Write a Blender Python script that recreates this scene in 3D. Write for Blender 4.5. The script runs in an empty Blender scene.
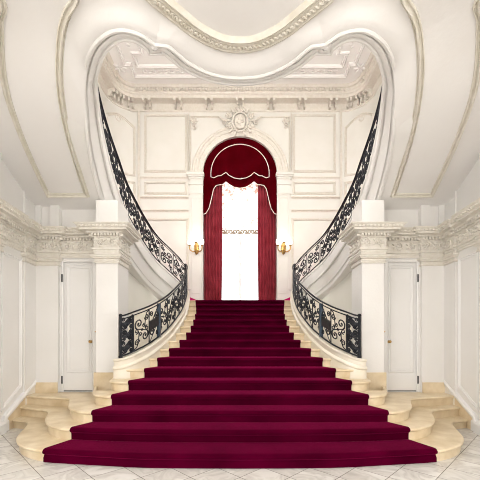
import bpy, bmesh, math, random
from math import sin, cos, pi, sqrt, atan2, hypot, floor
from mathutils import Vector as V
random.seed(7)
SC = bpy.context.scene
COL = SC.collection
EYE = 1.436; F = 330.0; PX0, PY0 = 240.0, 338.0

def W(px, py, Y):                      # a point at depth Y
    return V(((px-PX0)/F*Y, Y, EYE+(PY0-py)/F*Y))

# ------------------------------------------------------------------ materials
def newmat(name):
    m = bpy.data.materials.new(name); m.use_nodes = True
    nt = m.node_tree; b = nt.nodes['Principled BSDF']
    return m, nt, b
def N(nt, t, **kw):
    n = nt.nodes.new(t)
    for k, v in kw.items():
        if k in n.inputs: n.inputs[k].default_value = v
        else: setattr(n, k, v)
    return n
def ramp(nt, stops):
    r = nt.nodes.new('ShaderNodeValToRGB')
    el = r.color_ramp.elements
    el[0].position, el[0].color = stops[0][0], (*stops[0][1], 1)
    el[1].position, el[1].color = stops[-1][0], (*stops[-1][1], 1)
    for p, c in stops[1:-1]:
        e = el.new(p); e.color = (*c, 1)
    return r
def noisy(name, c1, c2, scale=3, rough=.5, bump=0, bscale=40, detail=4, **kw):
    m, nt, b = newmat(name)
    tc = N(nt, 'ShaderNodeTexCoord')
    n = N(nt, 'ShaderNodeTexNoise', Scale=scale, Detail=detail)
    nt.links.new(tc.outputs['Object'], n.inputs['Vector'])
    r = ramp(nt, [(.3, c1), (.7, c2)])
    nt.links.new(n.outputs['Fac'], r.inputs['Fac'])
    nt.links.new(r.outputs['Color'], b.inputs['Base Color'])
    b.inputs['Roughness'].default_value = rough
    if bump:
        n2 = N(nt, 'ShaderNodeTexNoise', Scale=bscale, Detail=3)
        nt.links.new(tc.outputs['Object'], n2.inputs['Vector'])
        bp = N(nt, 'ShaderNodeBump', Strength=bump, Distance=.01)
        nt.links.new(n2.outputs['Fac'], bp.inputs['Height'])
        nt.links.new(bp.outputs['Normal'], b.inputs['Normal'])
    for k, v in kw.items(): b.inputs[k.replace('_', ' ')].default_value = v
    return m

PLASTER = noisy('plaster_white', (.725,.705,.675), (.755,.735,.71), 2, .55, .15, 25)
SOFFIT = noisy('plaster_soffit', (.725,.70,.675), (.75,.73,.71), 1.5, .6, .15, 20)
CEILW = noisy('ceiling_white', (.87,.86,.84), (.89,.88,.86), 2, .6, .1, 25)
CREAM = noisy('paint_cream', (.715,.70,.645), (.745,.73,.685), 2, .5, .1, 25)
WOODWHITE = noisy('painted_wood', (.74,.725,.705), (.77,.757,.74), 2, .35, .05, 30)
MOULD = noisy('mould_aged', (0.612,0.570,0.476), (0.689,0.650,0.578), 9, .5, .12, 60)
MOULDW = noisy('mould_white', (0.669,0.625,0.546), (0.730,0.695,0.634), 14, .5, .2, 60)
STONE = noisy('travertine', (.60,.47,.29), (.76,.64,.46), 5, .38, .12, 30, 8)
CURBST = noisy('pale_stone', (0.704,0.634,0.510), (0.766,0.713,0.616), 4, .4, .1, 30, 6)
IRON = noisy('wrought_iron', (.006,.007,.010), (.014,.016,.022), 20, .55, 0, 40, Metallic=.0, Specular_IOR_Level=.3)
IRONB = noisy('blue_iron', (.015,.03,.05), (.03,.055,.085), 20, .35)
BRASS = noisy('brass', (.30,.17,.05), (.5,.32,.11), 20, .3, 0, 40, Metallic=.9)
BLACKM = noisy('black_metal', (.02,.02,.02), (.04,.04,.04), 20, .4)
CORD = noisy('white_cord', (.85,.75,.68), (.9,.82,.76), 60, .8)

def carpet(name, c1, c2, sheen):
    m = noisy(name, c1, c2, 2.2, .95, .35, 260, 5)
    b = m.node_tree.nodes['Principled BSDF']
    b.inputs['Sheen Weight'].default_value = sheen
    b.inputs['Sheen Roughness'].default_value = .35
    b.inputs['Sheen Tint'].default_value = (1, .05, .25, 1)
    b.inputs['Specular IOR Level'].default_value = .0
    return m
CARPET = carpet('crimson_carpet', (.036,.0002,.007), (.066,.0004,.013), .26)
CARPET_SUN = carpet('sunlit_carpet', (.42,.006,.10), (.5,.01,.14), .3)  # crimson carpet again, with sunlight put into its colour

def velvet(name, c1, c2, sh):
    m = noisy(name, c1, c2, 3, .7, .1, 60)
    b = m.node_tree.nodes['Principled BSDF']
    b.inputs['Sheen Weight'].default_value = sh; b.inputs['Specular IOR Level'].default_value = .1
    b.inputs['Sheen Tint'].default_value = (1, .35, .3, 1)
    return m
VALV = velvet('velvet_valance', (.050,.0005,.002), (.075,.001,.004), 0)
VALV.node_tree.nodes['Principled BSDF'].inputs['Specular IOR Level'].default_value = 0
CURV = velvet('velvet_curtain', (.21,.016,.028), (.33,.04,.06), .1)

def marble():
    m, nt, b = newmat('marble_tiles')
    tc = N(nt, 'ShaderNodeTexCoord'); sp = N(nt, 'ShaderNodeSeparateXYZ')
    nt.links.new(tc.outputs['Object'], sp.inputs[0])
    def mth(op, a, c=None):
        n = nt.nodes.new('ShaderNodeMath'); n.operation = op
        for i, x in enumerate((a, c)):
            if x is None: continue
            if isinstance(x, (int, float)): n.inputs[i].default_value = x
            else: nt.links.new(x, n.inputs[i])
        return n.outputs[0]
    lines = []; ids = []
    for sgn in (1, -1):
        v = mth('MULTIPLY', sp.outputs['X'], sgn)
        v = mth('ADD', v, sp.outputs['Y'])
        v = mth('DIVIDE', mth('SUBTRACT', v, .34), .51)
        ids.append(mth('FLOOR', v))
        fr = mth('FRACT', mth('ADD', v, 100))
        d = mth('ABSOLUTE', mth('SUBTRACT', fr, .5))
        lines.append(mth('GREATER_THAN', d, .5-.0085))
    line = mth('MAXIMUM', lines[0], lines[1])
    cb = N(nt, 'ShaderNodeCombineXYZ')
    nt.links.new(ids[0], cb.inputs[0]); nt.links.new(ids[1], cb.inputs[1])
    wn = N(nt, 'ShaderNodeTexWhiteNoise'); nt.links.new(cb.outputs[0], wn.inputs['Vector'])
    ad = N(nt, 'ShaderNodeVectorMath', operation='MULTIPLY_ADD')
    nt.links.new(wn.outputs['Color'], ad.inputs[0]); ad.inputs[1].default_value = (5, 5, 5)
    nt.links.new(tc.outputs['Object'], ad.inputs[2])
    nz = N(nt, 'ShaderNodeTexNoise', Scale=2.6, Detail=8, Distortion=1.2)
    nt.links.new(ad.outputs[0], nz.inputs['Vector'])
    r = ramp(nt, [(.28, (.50,.47,.43)), (.45, (.66,.63,.585)), (.52, (.56,.53,.49)), (.6, (.70,.675,.63)), (.8, (.76,.735,.70))])
    nt.links.new(nz.outputs['Fac'], r.inputs['Fac'])
    mx = N(nt, 'ShaderNodeMix', data_type='RGBA')
    nt.links.new(line, mx.inputs[0]); nt.links.new(r.outputs['Color'], mx.inputs[6])
    mx.inputs[7].default_value = (.13, .11, .10, 1)
    nt.links.new(mx.outputs[2], b.inputs['Base Color'])
    b.inputs['Roughness'].default_value = .22
    return m
FLOORM = marble()

def lace():
    m, nt, b = newmat('lace_cloth')
    tc = N(nt, 'ShaderNodeTexCoord'); sp = N(nt, 'ShaderNodeSeparateXYZ')
    nt.links.new(tc.outputs['Object'], sp.inputs[0])
    vo = N(nt, 'ShaderNodeTexNoise', Scale=11.0, Detail=3)
    nt.links.new(tc.outputs['Object'], vo.inputs['Vector'])
    def mr(src, a, c, lo, hi):
        n = N(nt, 'ShaderNodeMapRange'); nt.links.new(src, n.inputs[0])
        for i, v in enumerate((a, c, lo, hi)): n.inputs[i+1].default_value = v
        return n.outputs[0]
    ab = N(nt, 'ShaderNodeMath', operation='ABSOLUTE'); nt.links.new(sp.outputs['X'], ab.inputs[0])
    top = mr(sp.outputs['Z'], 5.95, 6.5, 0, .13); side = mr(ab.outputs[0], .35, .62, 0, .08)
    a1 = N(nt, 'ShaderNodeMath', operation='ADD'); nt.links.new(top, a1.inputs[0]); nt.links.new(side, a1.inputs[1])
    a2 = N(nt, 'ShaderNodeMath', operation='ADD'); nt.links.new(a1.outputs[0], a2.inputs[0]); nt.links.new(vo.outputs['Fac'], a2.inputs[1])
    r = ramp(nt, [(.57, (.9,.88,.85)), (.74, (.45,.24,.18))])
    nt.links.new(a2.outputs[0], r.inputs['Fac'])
    nt.links.new(r.outputs['Color'], b.inputs['Base Color'])
    tr = N(nt, 'ShaderNodeBsdfTranslucent'); nt.links.new(r.outputs['Color'], tr.inputs[0])
    m1 = N(nt, 'ShaderNodeMixShader', Fac=.45)
    nt.links.new(b.outputs[0], m1.inputs[1]); nt.links.new(tr.outputs[0], m1.inputs[2])
    nt.links.new(m1.outputs[0], nt.nodes['Material Output'].inputs[0])
    return m
LACE = lace()
def sheer():
    m, nt, b = newmat('window_glass')
    tp = N(nt, 'ShaderNodeBsdfTransparent'); gl = N(nt, 'ShaderNodeBsdfGlossy', Roughness=.03)
    m1 = N(nt, 'ShaderNodeMixShader', Fac=.06)
    nt.links.new(tp.outputs[0], m1.inputs[1]); nt.links.new(gl.outputs[0], m1.inputs[2])
    nt.links.new(m1.outputs[0], nt.nodes['Material Output'].inputs[0])
    return m
GLASS = sheer()
def emis(name, c, s):
    m, nt, b = newmat(name)
    b.inputs['Base Color'].default_value = (*c, 1)
    b.inputs['Emission Color'].default_value = (*c, 1)
    b.inputs['Emission Strength'].default_value = s
    return m
LAMP = emis('lamp_glass', (1, .92, .80), 3)

# ------------------------------------------------------------------ helpers
class MB:
    def __init__(s): s.v = []; s.f = []
    def grid(s, rows, cu=False, cv=False):          # rows of equal length
        b = len(s.v); n = len(rows[0]); m = len(rows)
        for r in rows: s.v += [tuple(p) for p in r]
        for i in range(m if cv else m-1):
            i2 = (i+1) % m
            for j in range(n if cu else n-1):
                j2 = (j+1) % n
                s.f.append((b+i*n+j, b+i*n+j2, b+i2*n+j2, b+i2*n+j))
        return s
    def poly(s, pts):
        b = len(s.v); s.v += [tuple(p) for p in pts]; s.f.append(tuple(range(b, b+len(pts)))); return s
    def box(s, x0, x1, y0, y1, z0, z1):
        return s.obox(V(((x0+x1)/2, (y0+y1)/2, (z0+z1)/2)), V((1,0,0))*(x1-x0)/2, V((0,1,0))*(y1-y0)/2, V((0,0,1))*(z1-z0)/2)
    def obox(s, c, a, b_, d):
        b = len(s.v)
        for i in (-1, 1):
            for j in (-1, 1):
                for k in (-1, 1): s.v.append(tuple(c+a*i+b_*j+d*k))
        for q in ((0,1,3,2), (4,6,7,5), (0,4,5,1), (2,3,7,6), (0,2,6,4), (1,5,7,3)): s.f.append(tuple(b+i for i in q))
        return s
    def tube(s, pts, r, n=5, closed=False):
        pts = [V(p) for p in pts]; rows = []; m = len(pts)
        up = None
        for i, p in enumerate(pts):
            a = pts[(i-1) % m] if (closed or i > 0) else pts[0]
            c = pts[(i+1) % m] if (closed or i < m-1) else pts[-1]
            t = (c-a)
            if t.length < 1e-9: t = V((0,0,1))
            t.normalize()
            if up is None:
                up = t.orthogonal().normalized()
            up = (up - t*up.dot(t))
            if up.length < 1e-6: up = t.orthogonal()
            up.normalize(); w = t.cross(up)
            rr = r[i] if isinstance(r, (list, tuple)) else r
            rows.append([p+(up*cos(2*pi*k/n)+w*sin(2*pi*k/n))*rr for k in range(n)])
        s.grid(rows, cu=True, cv=closed)
        if not closed: s.poly(rows[0][::-1]); s.poly(rows[-1])
        return s
    def lathe(s, c, prof, n=12, axis='z'):
        rows = []
        for r, h in prof:
            rows.append([V(c)+(V((r*cos(2*pi*k/n), r*sin(2*pi*k/n), h)) if axis == 'z' else V((r*cos(2*pi*k/n), -h, r*sin(2*pi*k/n)))) for k in range(n)])
        s.grid(rows, cu=True); return s
    def blob(s, c, a, b_, d, n=6, m=4):
        c = V(c); rows = []
        for i in range(m+1):
            th = pi*i/m
            rows.append([c+a*(sin(th)*cos(2*pi*k/n))+b_*(sin(th)*sin(2*pi*k/n))+d*cos(th) for k in range(n)])
        s.grid(rows, cu=True); return s
    def sweep(s, pts, norms, prof, closed=False, side=1):
        """moulding: profile (across, lift) carried along pts lying on a surface of given normals"""
        pts = [V(p) for p in pts]; m = len(pts); rows = []
        if not isinstance(norms, list): norms = [V(norms)]*m
        for i in range(m):
            n = norms[i].normalized()
            a = pts[i]-pts[(i-1) % m] if (closed or i > 0) else pts[1]-pts[0]
            c = pts[(i+1) % m]-pts[i] if (closed or i < m-1) else pts[-1]-pts[-2]
            a.normalize(); c.normalize()
            t = a+c
            if t.length < 1e-6: t = a.copy()
            t.normalize()
            k = 1/max(.35, t.dot(a))
            sd = t.cross(n).normalized()*k*side
            rows.append([pts[i]+sd*u+n*w for u, w in prof])
        s.grid(rows, cv=closed); return s
    def build(s, name, mat, parent=None, mir=False, smooth=False, kind=None, **props):
        me = bpy.data.meshes.new(name)
        vs = [(-x, y, z) for x, y, z in s.v] if mir else s.v
        off = V((0, 0, 0))
        me.from_pydata(vs, [], [f[::-1] for f in s.f] if mir else s.f)
        me.materials.append(mat)
        bm = bmesh.new(); bm.from_mesh(me)
        bmesh.ops.remove_doubles(bm, verts=bm.verts, dist=1e-5)
        bmesh.ops.recalc_face_normals(bm, faces=bm.faces)
        bm.to_mesh(me); bm.free()
        if smooth:
            me.polygons.foreach_set('use_smooth', [True]*len(me.polygons))
            me.set_sharp_from_angle(angle=math.radians(30))
        o = bpy.data.objects.new(name, me); COL.objects.link(o)
        if parent:
            o.parent = parent
            wl = V((0,0,0)); q = parent
            while q: wl += q.location; q = q.parent
            o.location = -wl
        if kind: o['kind'] = kind
        for k, v in props.items(): o[k] = v
        return o

def thing(name, label, cat, loc=(0,0,0), group=None):
    o = bpy.data.objects.new(name, None); COL.objects.link(o); o.location = loc
    o['label'] = label; o['category'] = cat
    if group: o['group'] = group
    o.empty_display_size = .1
    return o

def cat(pts, n=8, closed=False):         # Catmull-Rom through the points
    P = [V(p) for p in pts]; m = len(P); out = []
    for i in range(m if closed else m-1):
        p1, p2 = P[i], P[(i+1) % m]
        p0 = P[(i-1) % m] if (closed or i > 0) else p1*2-p2
        p3 = P[(i+2) % m] if (closed or i < m-2) else p2*2-p1
        # centripetal-ish
        for k in range(n):
            t = k/n
            out.append(.5*((2*p1)+(p2-p0)*t+(2*p0-5*p1+4*p2-p3)*t*t+(3*p1-p0-3*p2+p3)*t**3))
    if not closed: out.append(P[-1].copy())
    return out
def resample(pts, d):
    L = [0]
    for a, b in zip(pts, pts[1:]): L.append(L[-1]+(b-a).length)
    n = max(2, round(L[-1]/d)); out = []; j = 0
    for i in range(n+1):
        s = L[-1]*i/n
        while j < len(L)-2 and L[j+1] < s: j += 1
        t = (s-L[j])/max(1e-9, L[j+1]-L[j])
        out.append(pts[j].lerp(pts[j+1], min(1, max(0, t))))
    return out
def cum(pts):
    L = [0]
    for a, b in zip(pts, pts[1:]): L.append(L[-1]+hypot(b.x-a.x, b.y-a.y))
    return L
def sampler(pts):
    L = cum(pts)
    def f(s):
        s = min(max(s, 0), L[-1]-1e-6)
        lo, hi = 0, len(L)-1
        while hi-lo > 1:
            md = (lo+hi)//2
            if L[md] <= s: lo = md
            else: hi = md
        return pts[lo].lerp(pts[hi], (s-L[lo])/max(1e-9, L[hi]-L[lo]))
    return f, L[-1]
def smin(a, b, k=.12):
    h = max(0, min(1, .5+.5*(b-a)/k)); return b*(1-h)+a*h-k*h*(1-h)
def sstep(t): t = max(0, min(1, t)); return t*t*(3-2*t)
def lerp_tab(tab, x):
    if x <= tab[0][0]: return tab[0][1]
    for (a, p), (b, q) in zip(tab, tab[1:]):
        if x <= b: return p+(q-p)*(x-a)/(b-a)
    return tab[-1][1]
SIDES = (('left', False), ('right', True))

# ------------------------------------------------------------------ sizes
TR, RI = .36, .155
DK = lambda k: 3.652+TR*(k-1)
ZK = lambda k: RI*k
LAND = ZK(16); YB = 10.8; CEILU = 9.42

# floor
MB().poly([(-9,-7,0), (9,-7,0), (9,12,0), (-9,12,0)]).build('floor', FLOORM, kind='structure')

# ------------------------------------------------------------------ the great flight: sixteen stone steps
FRONT = {
 1: [(-3.86,5.36),(-3.72,5.28),(-3.52,5.20),(-3.36,5.15),(-3.24,5.03),(-3.13,4.80),(-3.05,4.595),(-2.95,4.36),(-2.84,4.19),(-2.686,4.02),(-2.456,3.87),(-2.25,3.80),(-1.7,3.72),(-1.0,3.635),(0,3.615)],
 2: [(-3.86,5.52),(-3.66,5.455),(-3.33,5.33),(-3.09,5.234),(-2.96,5.09),(-2.87,4.90),(-2.72,4.60),(-2.517,4.35),(-2.29,4.19),(-2.13,4.14),(-1.6,4.07),(-1,4.03),(0,4.012)],
 3: [(-3.86,5.68),(-3.56,5.60),(-3.14,5.48),(-2.83,5.385),(-2.72,5.25),(-2.61,5.03),(-2.50,4.80),(-2.36,4.60),(-2.15,4.44),(-1.97,4.40),(-1,4.375),(0,4.372)],
 4: [(-2.62,5.9),(-2.47,5.6),(-2.36,5.30),(-2.28,5.10),(-2.15,4.87),(-1.98,4.76),(-1.8,4.735),(-1,4.732),(0,4.732)],
 5: [(-2.25,5.9),(-2.16,5.55),(-2.10,5.30),(-2.0,5.14),(-1.85,5.095),(-1.5,5.092),(0,5.092)],
}
CW = {1:2.27,2:2.13,3:1.98,4:1.85,5:1.727,6:1.585,7:1.46,8:1.33,9:1.20,10:1.127,11:1.085,12:1.08,13:1.087,14:1.11,15:1.16,16:1.22,17:1.25}
# rail line of the lower flight, rail-foot height
LLP = [(-1.98,5.47,1.10),(-1.91,5.50,1.12),(-1.80,5.58,1.175),(-1.634,5.90,1.30),(-1.507,6.40,1.49),(-1.40,6.92,1.735),(-1.35,7.8,2.12),(-1.40,8.7,2.56),(-1.47,9.06,2.74),(-1.53,9.2,2.80)]
LL = cat(LLP, 10)
def LX(y):
    for a, b in zip(LL, LL[1:]):
        if a.y <= y <= b.y: return a.x+(b.x-a.x)*(y-a.y)/max(1e-9, b.y-a.y)
    return LL[0].x if y < LL[0].y else LL[-1].x
def front(k):
    if k in FRONT:
        P = [V((x, y, 0)) for x, y in FRONT[k]]
        c = resample(cat(P, 8), .05)
    else:
        x0 = LX(DK(k))+.0
        c = [V((x0+(0-x0)*i/12, DK(k), 0)) for i in range(13)]
    return c+[V((-p.x, p.y, 0)) for p in c[-2::-1]]
def offs(c, d):                        # offset backwards, into the stair
    out = []
    for i, p in enumerate(c):
        t = c[min(i+1, len(c)-1)]-c[max(i-1, 0)]; t.normalize()
        out.append(V((p.x-t.y*d, p.y+t.x*d, 0)))
    return out
ST = thing('staircase', 'grand pale stone staircase of curved steps rising to the window landing', 'staircase', (0, 6.3, 0))
for k in range(1, 17):
    c = front(k); zt = ZK(k)-.012; zb = ZK(k-1)-.02 if k > 1 else 0
    yb = 5.98 if k <= 3 else DK(k+1)+.12
    if k == 16: yb = DK(16)+.3
    prof = [(.03, zt), (.012, zt-.004), (0, zt-.016), (0, zt-.030), (.012, zt-.043), (.03, zt-.048), (.034, zb)]
    rows = []
    for d, z in prof: rows.append([V((p.x, p.y, z)) for p in offs(c, d)])
    m = MB(); back = [V((p.x, max(yb, p.y+.05), 0)) for p in rows[0]]
    m.grid([[V((p.x, p.y, zt)) for p in back]]+rows+[[V((p.x, p.y, zb)) for p in back]], cv=True)
    m.poly([[p for p in r][0] for r in [[V((q.x, q.y, zt)) for q in back]]+rows+[[V((q.x, q.y, zb)) for q in back]]])
    m.poly([r[-1] for r in [[V((q.x, q.y, zt)) for q in back]]+rows+[[V((q.x, q.y, zb)) for q in back]]])
    m.build('step', STONE, ST, smooth=True)
# landing
m = MB(); m.box(-4.1, 4.1, DK(16)+.28, YB, LAND-.3, LAND-.012); m.build('landing', STONE, ST)
for s_, mir in SIDES:                  # stone curb under each lower rail
    m = MB(); rows = []
    P = resample(cat([(-2.07,5.50,1.09)]+LLP, 10), .07)
    for i, p in enumerate(P):
        t = P[min(i+1, len(P)-1)]-P[max(i-1, 0)]; t.z = 0; t.normalize()
        n = V((t.y, -t.x, 0))          # toward the carpet
        sec = [(-.12, -.9), (-.12, 0), (.045, 0), (.062, -.012), (.062, -.035), (.045, -.05), (.045, -.115), (.06, -.125), (.075, -.15), (.075, -.17), (.055, -.19), (.055, -.9)]
        rows.append([V((p.x, p.y, max(p.z+dz, 0.02)))+n*o for o, dz in sec])
    m.grid(rows, cu=True); m.poly(rows[0]); m.poly(rows[-1][::-1])
    fill = [[V((p.x, p.y, p.z-.25)), V((max(-2.85, p.x-1.0-.3*(p.y > 6.3)) if p.y > 6.1 else -2.2, max(p.y, 6.12), p.z-.25))] for p in P]  # hidden sheet added to stop light leaking up behind the curb
    m.grid(fill); m.poly([fill[-1][0], fill[-1][1], V((-2.9, 9.9, fill[-1][0].z)), V((-1.5, 9.9, fill[-1][0].z))])
    m.build('curb', CURBST, ST, mir, True)

# carpet
m = MB()
for k in range(1, 17):
    c0 = [p for p in front(k)]
    w = CW[k]; wn = CW[k+1]
    # points within |x|<w, resampled along the front
    ptsx = [-w+2*w*i/60 for i in range(61)]
    def yat(x, c=c0):
        for a, b in zip(c, c[1:]):
            if min(a.x, b.x)-1e-6 <= x <= max(a.x, b.x)+1e-6: return a.y+(b.y-a.y)*(x-a.x)/max(1e-9, b.x-a.x)
        return c[0].y
    c = [V((x, yat(x), 0)) for x in ptsx]
    zt = ZK(k); zb = ZK(k-1)
    yb = yat
    nxt = front(k+1) if k < 16 else None
    rows = []
    if k < 16:
        bk = []
        for i, x in enumerate(ptsx):
            xx = x*wn/w
            bk.append(V((xx, yat(xx, nxt)+.02, zt+.004)))
    else:
        bk = [V((x, YB-.2, zt+.004)) for x in ptsx]
    rows.append(bk)
    rows.append([(a+V((b.x, b.y, zt+.004)))*.5 for a, b in zip(bk, offs(c, .03))])
    fan = [(.04, .004), (.018, .002), (.0, -.006), (-.012, -.020), (-.015, -.034), (-.008, -.050), (.008, -.060), (.019, -.068), (.021, -.10), (.021, -RI+.004)]
    for d, dz in fan:
        if k == 1 and dz < -.09: d = .002
        rows.append([V((p.x, p.y, zt+dz)) for p in offs(c, d)])
    m.grid(rows)
m.build('stair_carpet', CARPET, smooth=True, label='deep crimson carpet runner covering the wide central flight of steps', category='carpet')

# ------------------------------------------------------------------ upper flights: inner line with curb height
RUP = [(-1.53,9.2,2.80),(-1.60,9.22,2.88),(-1.69,9.10,3.0),(-1.90,8.90,3.20),(-2.17,8.62,3.45),(-2.30,8.08,3.67),(-2.38,7.49,3.91),(-2.42,7.03,4.10),(-2.40,6.58,4.285),(-2.34,5.99,4.52),(-2.23,5.35,4.79),(-2.10,4.86,4.96),(-1.97,4.5,5.03),(-1.89,4.28,5.05),(-1.75,4.04,5.05),(-1.58,3.81,5.05),(-1.42,3.676,5.05),(-1.28,3.614,5.05),(-1.158,3.635,5.05),(-1.09,3.69,5.05),(-1.045,3.74,5.05),(-1.04,3.80,5.05)]
RBOW = [(-.895,3.80,5.05),(-.89,3.775,5.05),(-.86,3.80,5.05),(-.788,3.89,5.05),(-.677,4.01,5.05),(-.467,4.15,5.05),(-.24,4.23,5.05),(0,4.255,5.05)]
R1 = cat(RUP[:-1], 8)+[V(RUP[-1])]; R2 = [V(RBOW[0])]+cat(RBOW[1:], 6)
RA = R1+R2
# outward normals
def outn(P):
    o = []
    for i in range(len(P)):
        a = P[i]-P[max(i-1, 0)]; b = P[min(i+1, len(P)-1)]-P[i]; a.z = b.z = 0
        if a.length > 1e-9: a.normalize()
        if b.length > 1e-9: b.normalize()
        t = (a+b); t.normalize()
        n = V((-t.y, t.x, 0)); n = -n
        # path runs from the back towards the camera then to the centre: outward is on its right
        o.append(V((t.y, -t.x, 0)))
    o[-1] = V((0, -1, 0)) if abs(P[-1].x) < 1e-6 else o[-1]
    return o
RN = outn(RA)
# an even, softened copy of the line, matched point by point
_L = cum(RA); _f, _T = sampler(RA)
def soft(s):
    w_ = V((0, 0, 0)); n_ = 0
    for k in range(-10, 11):
        q = s+k*.014
        if q > _T: a_ = _f(2*_T-q); w_ += V((-a_.x, a_.y, 0))
        else: a_ = _f(max(q, 0)); w_ += V((a_.x, a_.y, 0))
        n_ += 1
    return w_/n_
RSP = [soft(x) for x in _L]
RS = []                                # softened normals for the ceiling sheet
for x in _L:
    t = soft(x+.03)-soft(x-.03); t.normalize(); RS.append(V((t.y, -t.x, 0)))
def ZPL(y, x=-3):
    y = y-sstep((2.05-abs(x))/.5)*max(0, y-3.2)*sstep((6-y)/1.0)
    return 6.23-.41*y
def edge_z(p):
    w = sstep((5.3-p.y)/1.0) if p.y > 3 else 1
    zi = min(p.z-.35, 4.70)
    zo = smin(p.z-.75, 4.685, .12) if p.y > 4.9 else smin(ZPL(p.y, p.x), 4.685, .12)
    if p.y > 4.9: zo = p.z-.75 if p.y > 6 else smin(ZPL(p.y, p.x), 4.685, .12)*(1-sstep((p.y-4.9)/1.1))+(p.z-.75)*sstep((p.y-4.9)/1.1)
    return zi, zo
def soff_z(y, o=1, x=-3): return smin(ZPL(y, x), 4.685+.09*sstep((o-.16)/.26), .12)

for s_, mir in SIDES:
    m = MB(); rows = []
    for p, n, ps, ns_ in zip(RA, RN, RSP, RS):
        zi, zo = edge_z(p)
        hh = zi-zo
        sec = [(.30, p.z), (-.01, p.z), (-.025, p.z-.02), (-.025, p.z-.05), (.0, p.z-.055), (0, zi+.055), (-.022, zi+.045), (-.032, zi+.02), (-.022, zi-.004), (0, zi-.006),
               (.012, zi+.012), (.02, zi+.012), (.028, zi-hh*.10-.004), (.055, zi-hh*.35-.012), (.075, zi-hh*.62-.008), (.082, zi-hh*.74), (.082, zi-hh*.74+.02), (.105, zi-hh*.78+.02), (.105, zi-hh*.86), (.100, zo+.0), (.112, zo-.018), (.135, zo-.022), (.15, zo-.008), (.154, zo+.018), (.17, zo+.02), (.17+.2*sstep(hh/.3), zo+.03)]
        row = []
        for o, z in sec:
            kk = 0
            row.append(V((p.x*(1-kk)+ps.x*kk, p.y*(1-kk)+ps.y*kk, z))+(n*(1-kk)+ns_*kk).normalized()*o)
        rows.append(row)
    m.grid(rows)
    m.build('trim_'+('1' if not mir else '2'), PLASTER, None, mir, True, kind='structure')
    # ceiling sheet (underside of flight and gallery)
    m = MB(); rows = []
    j0 = next(i for i, p in enumerate(RA) if p.y < 8.95 and i > 20)
    Lc = cum(RA)
    QT = [(7.3, (-4.1, 7.3)), (6, (-4.0, 6.0))]
    def Q(i):
        p = RA[i]
        if i < len(R1) and p.x < -1.5 and p.y > 3.86:
            y = p.y
            return V((-3.95, lerp_tab([(3.9, 1.6), (4.06, 2.6), (4.5, 4.0), (4.9, 4.75), (5.4, 5.35), (7, 7), (9, 9)], y), 0))
        s = (Lc[i]-Ls0)/(Lc[-1]-Ls0)
        return V((lerp_tab([(0, -3.95), (.12, -3.95), (1, 0)], s), lerp_tab([(0, 1.6), (.12, -6.0), (1, -6.0)], s), 0))
    i0 = next(i for i, p in enumerate(RA) if i > 60 and p.y < 3.9)
    Ls0 = Lc[i0]
    for i in range(j0, len(RA)):
        p, n = RA[i], RN[i]; row = []
        for o in (.11, .15, .17, .20, .23, .26, .29, .32, .35, .40, .46):
            kk = sstep((o-.17)/.16); nn = (n*(1-kk)+RS[i]*kk).normalized()
            q = V((p.x, p.y, 0))*(1-kk)+RSP[i]*kk+nn*o
            if o > .15: q.x = min(q.x, 0)
            row.append(V((q.x, q.y, soff_z(q.y, o, q.x))))
        a = row[-1]; b = Q(i)
        for k in range(1, 15):
            q = a.lerp(b, k/14); row.append(V((q.x, q.y, soff_z(q.y, 1, q.x))))
        rows.append(row)
    m.grid(rows)
    m.build('ceiling_'+s_, SOFFIT, None, mir, True, kind='structure')

def hit(px, py, lift=.09):                   # sight line meets the sloping soffit
    u, v = (px-PX0)/F, (PY0-py)/F; Y = 4.0
    for _ in range(60):
        Y = .5*Y+.5*(smin(ZPL(Y, u*Y), 4.685+lift, .12)-EYE)/v
    return V((u*Y, Y, soff_z(Y, 1, u*Y)))
def soffn(p):
    e = .02; d = (soff_z(p.y+e)-soff_z(p.y-e))/(2*e)
    return V((0, d, -1)).normalized()
PANELP = [(-.042,0),(-.040,.012),(-.030,.016),(-.022,.003),(-.010,.004),(0,.024),(.012,.030),(.024,.022),(.028,.004),(.036,.008),(.042,0)]
for s_, mir in SIDES:
    A = [hit(*q) for q in [(87,195),(80,174),(72,148),(65.5,122),(61.5,98),(59.5,75),(59.8,52),(62,30),(67.5,12),(76,-4)]]
    A += [V((-1.45,2.9,soff_z(2.9))), V((-1.40,2.55,soff_z(2.55))), V((-1.5,2.15,soff_z(2.15))), V((-1.85,1.85,soff_z(1.85)))]
    Bq = [V((-2.5,1.9,soff_z(1.9))), V((-2.72,2.4,soff_z(2.4)))]+[hit(*q) for q in [(-6,-10),(-1,20),(0,45),(3,75),(11,108),(27,150),(48,195)]]
    a = resample(cat(A, 8), .06); b = resample(cat(Bq, 8), .06)
    loop = a+b; PP_ = [(u, w_*1.5) for u, w_ in PANELP]
    m = MB(); m.sweep(loop, [soffn(p) for p in loop], PP_, closed=True)
    m.build('trim_3' if not mir else 'trim_4', MOULD, None, mir, True, kind='structure')

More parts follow.
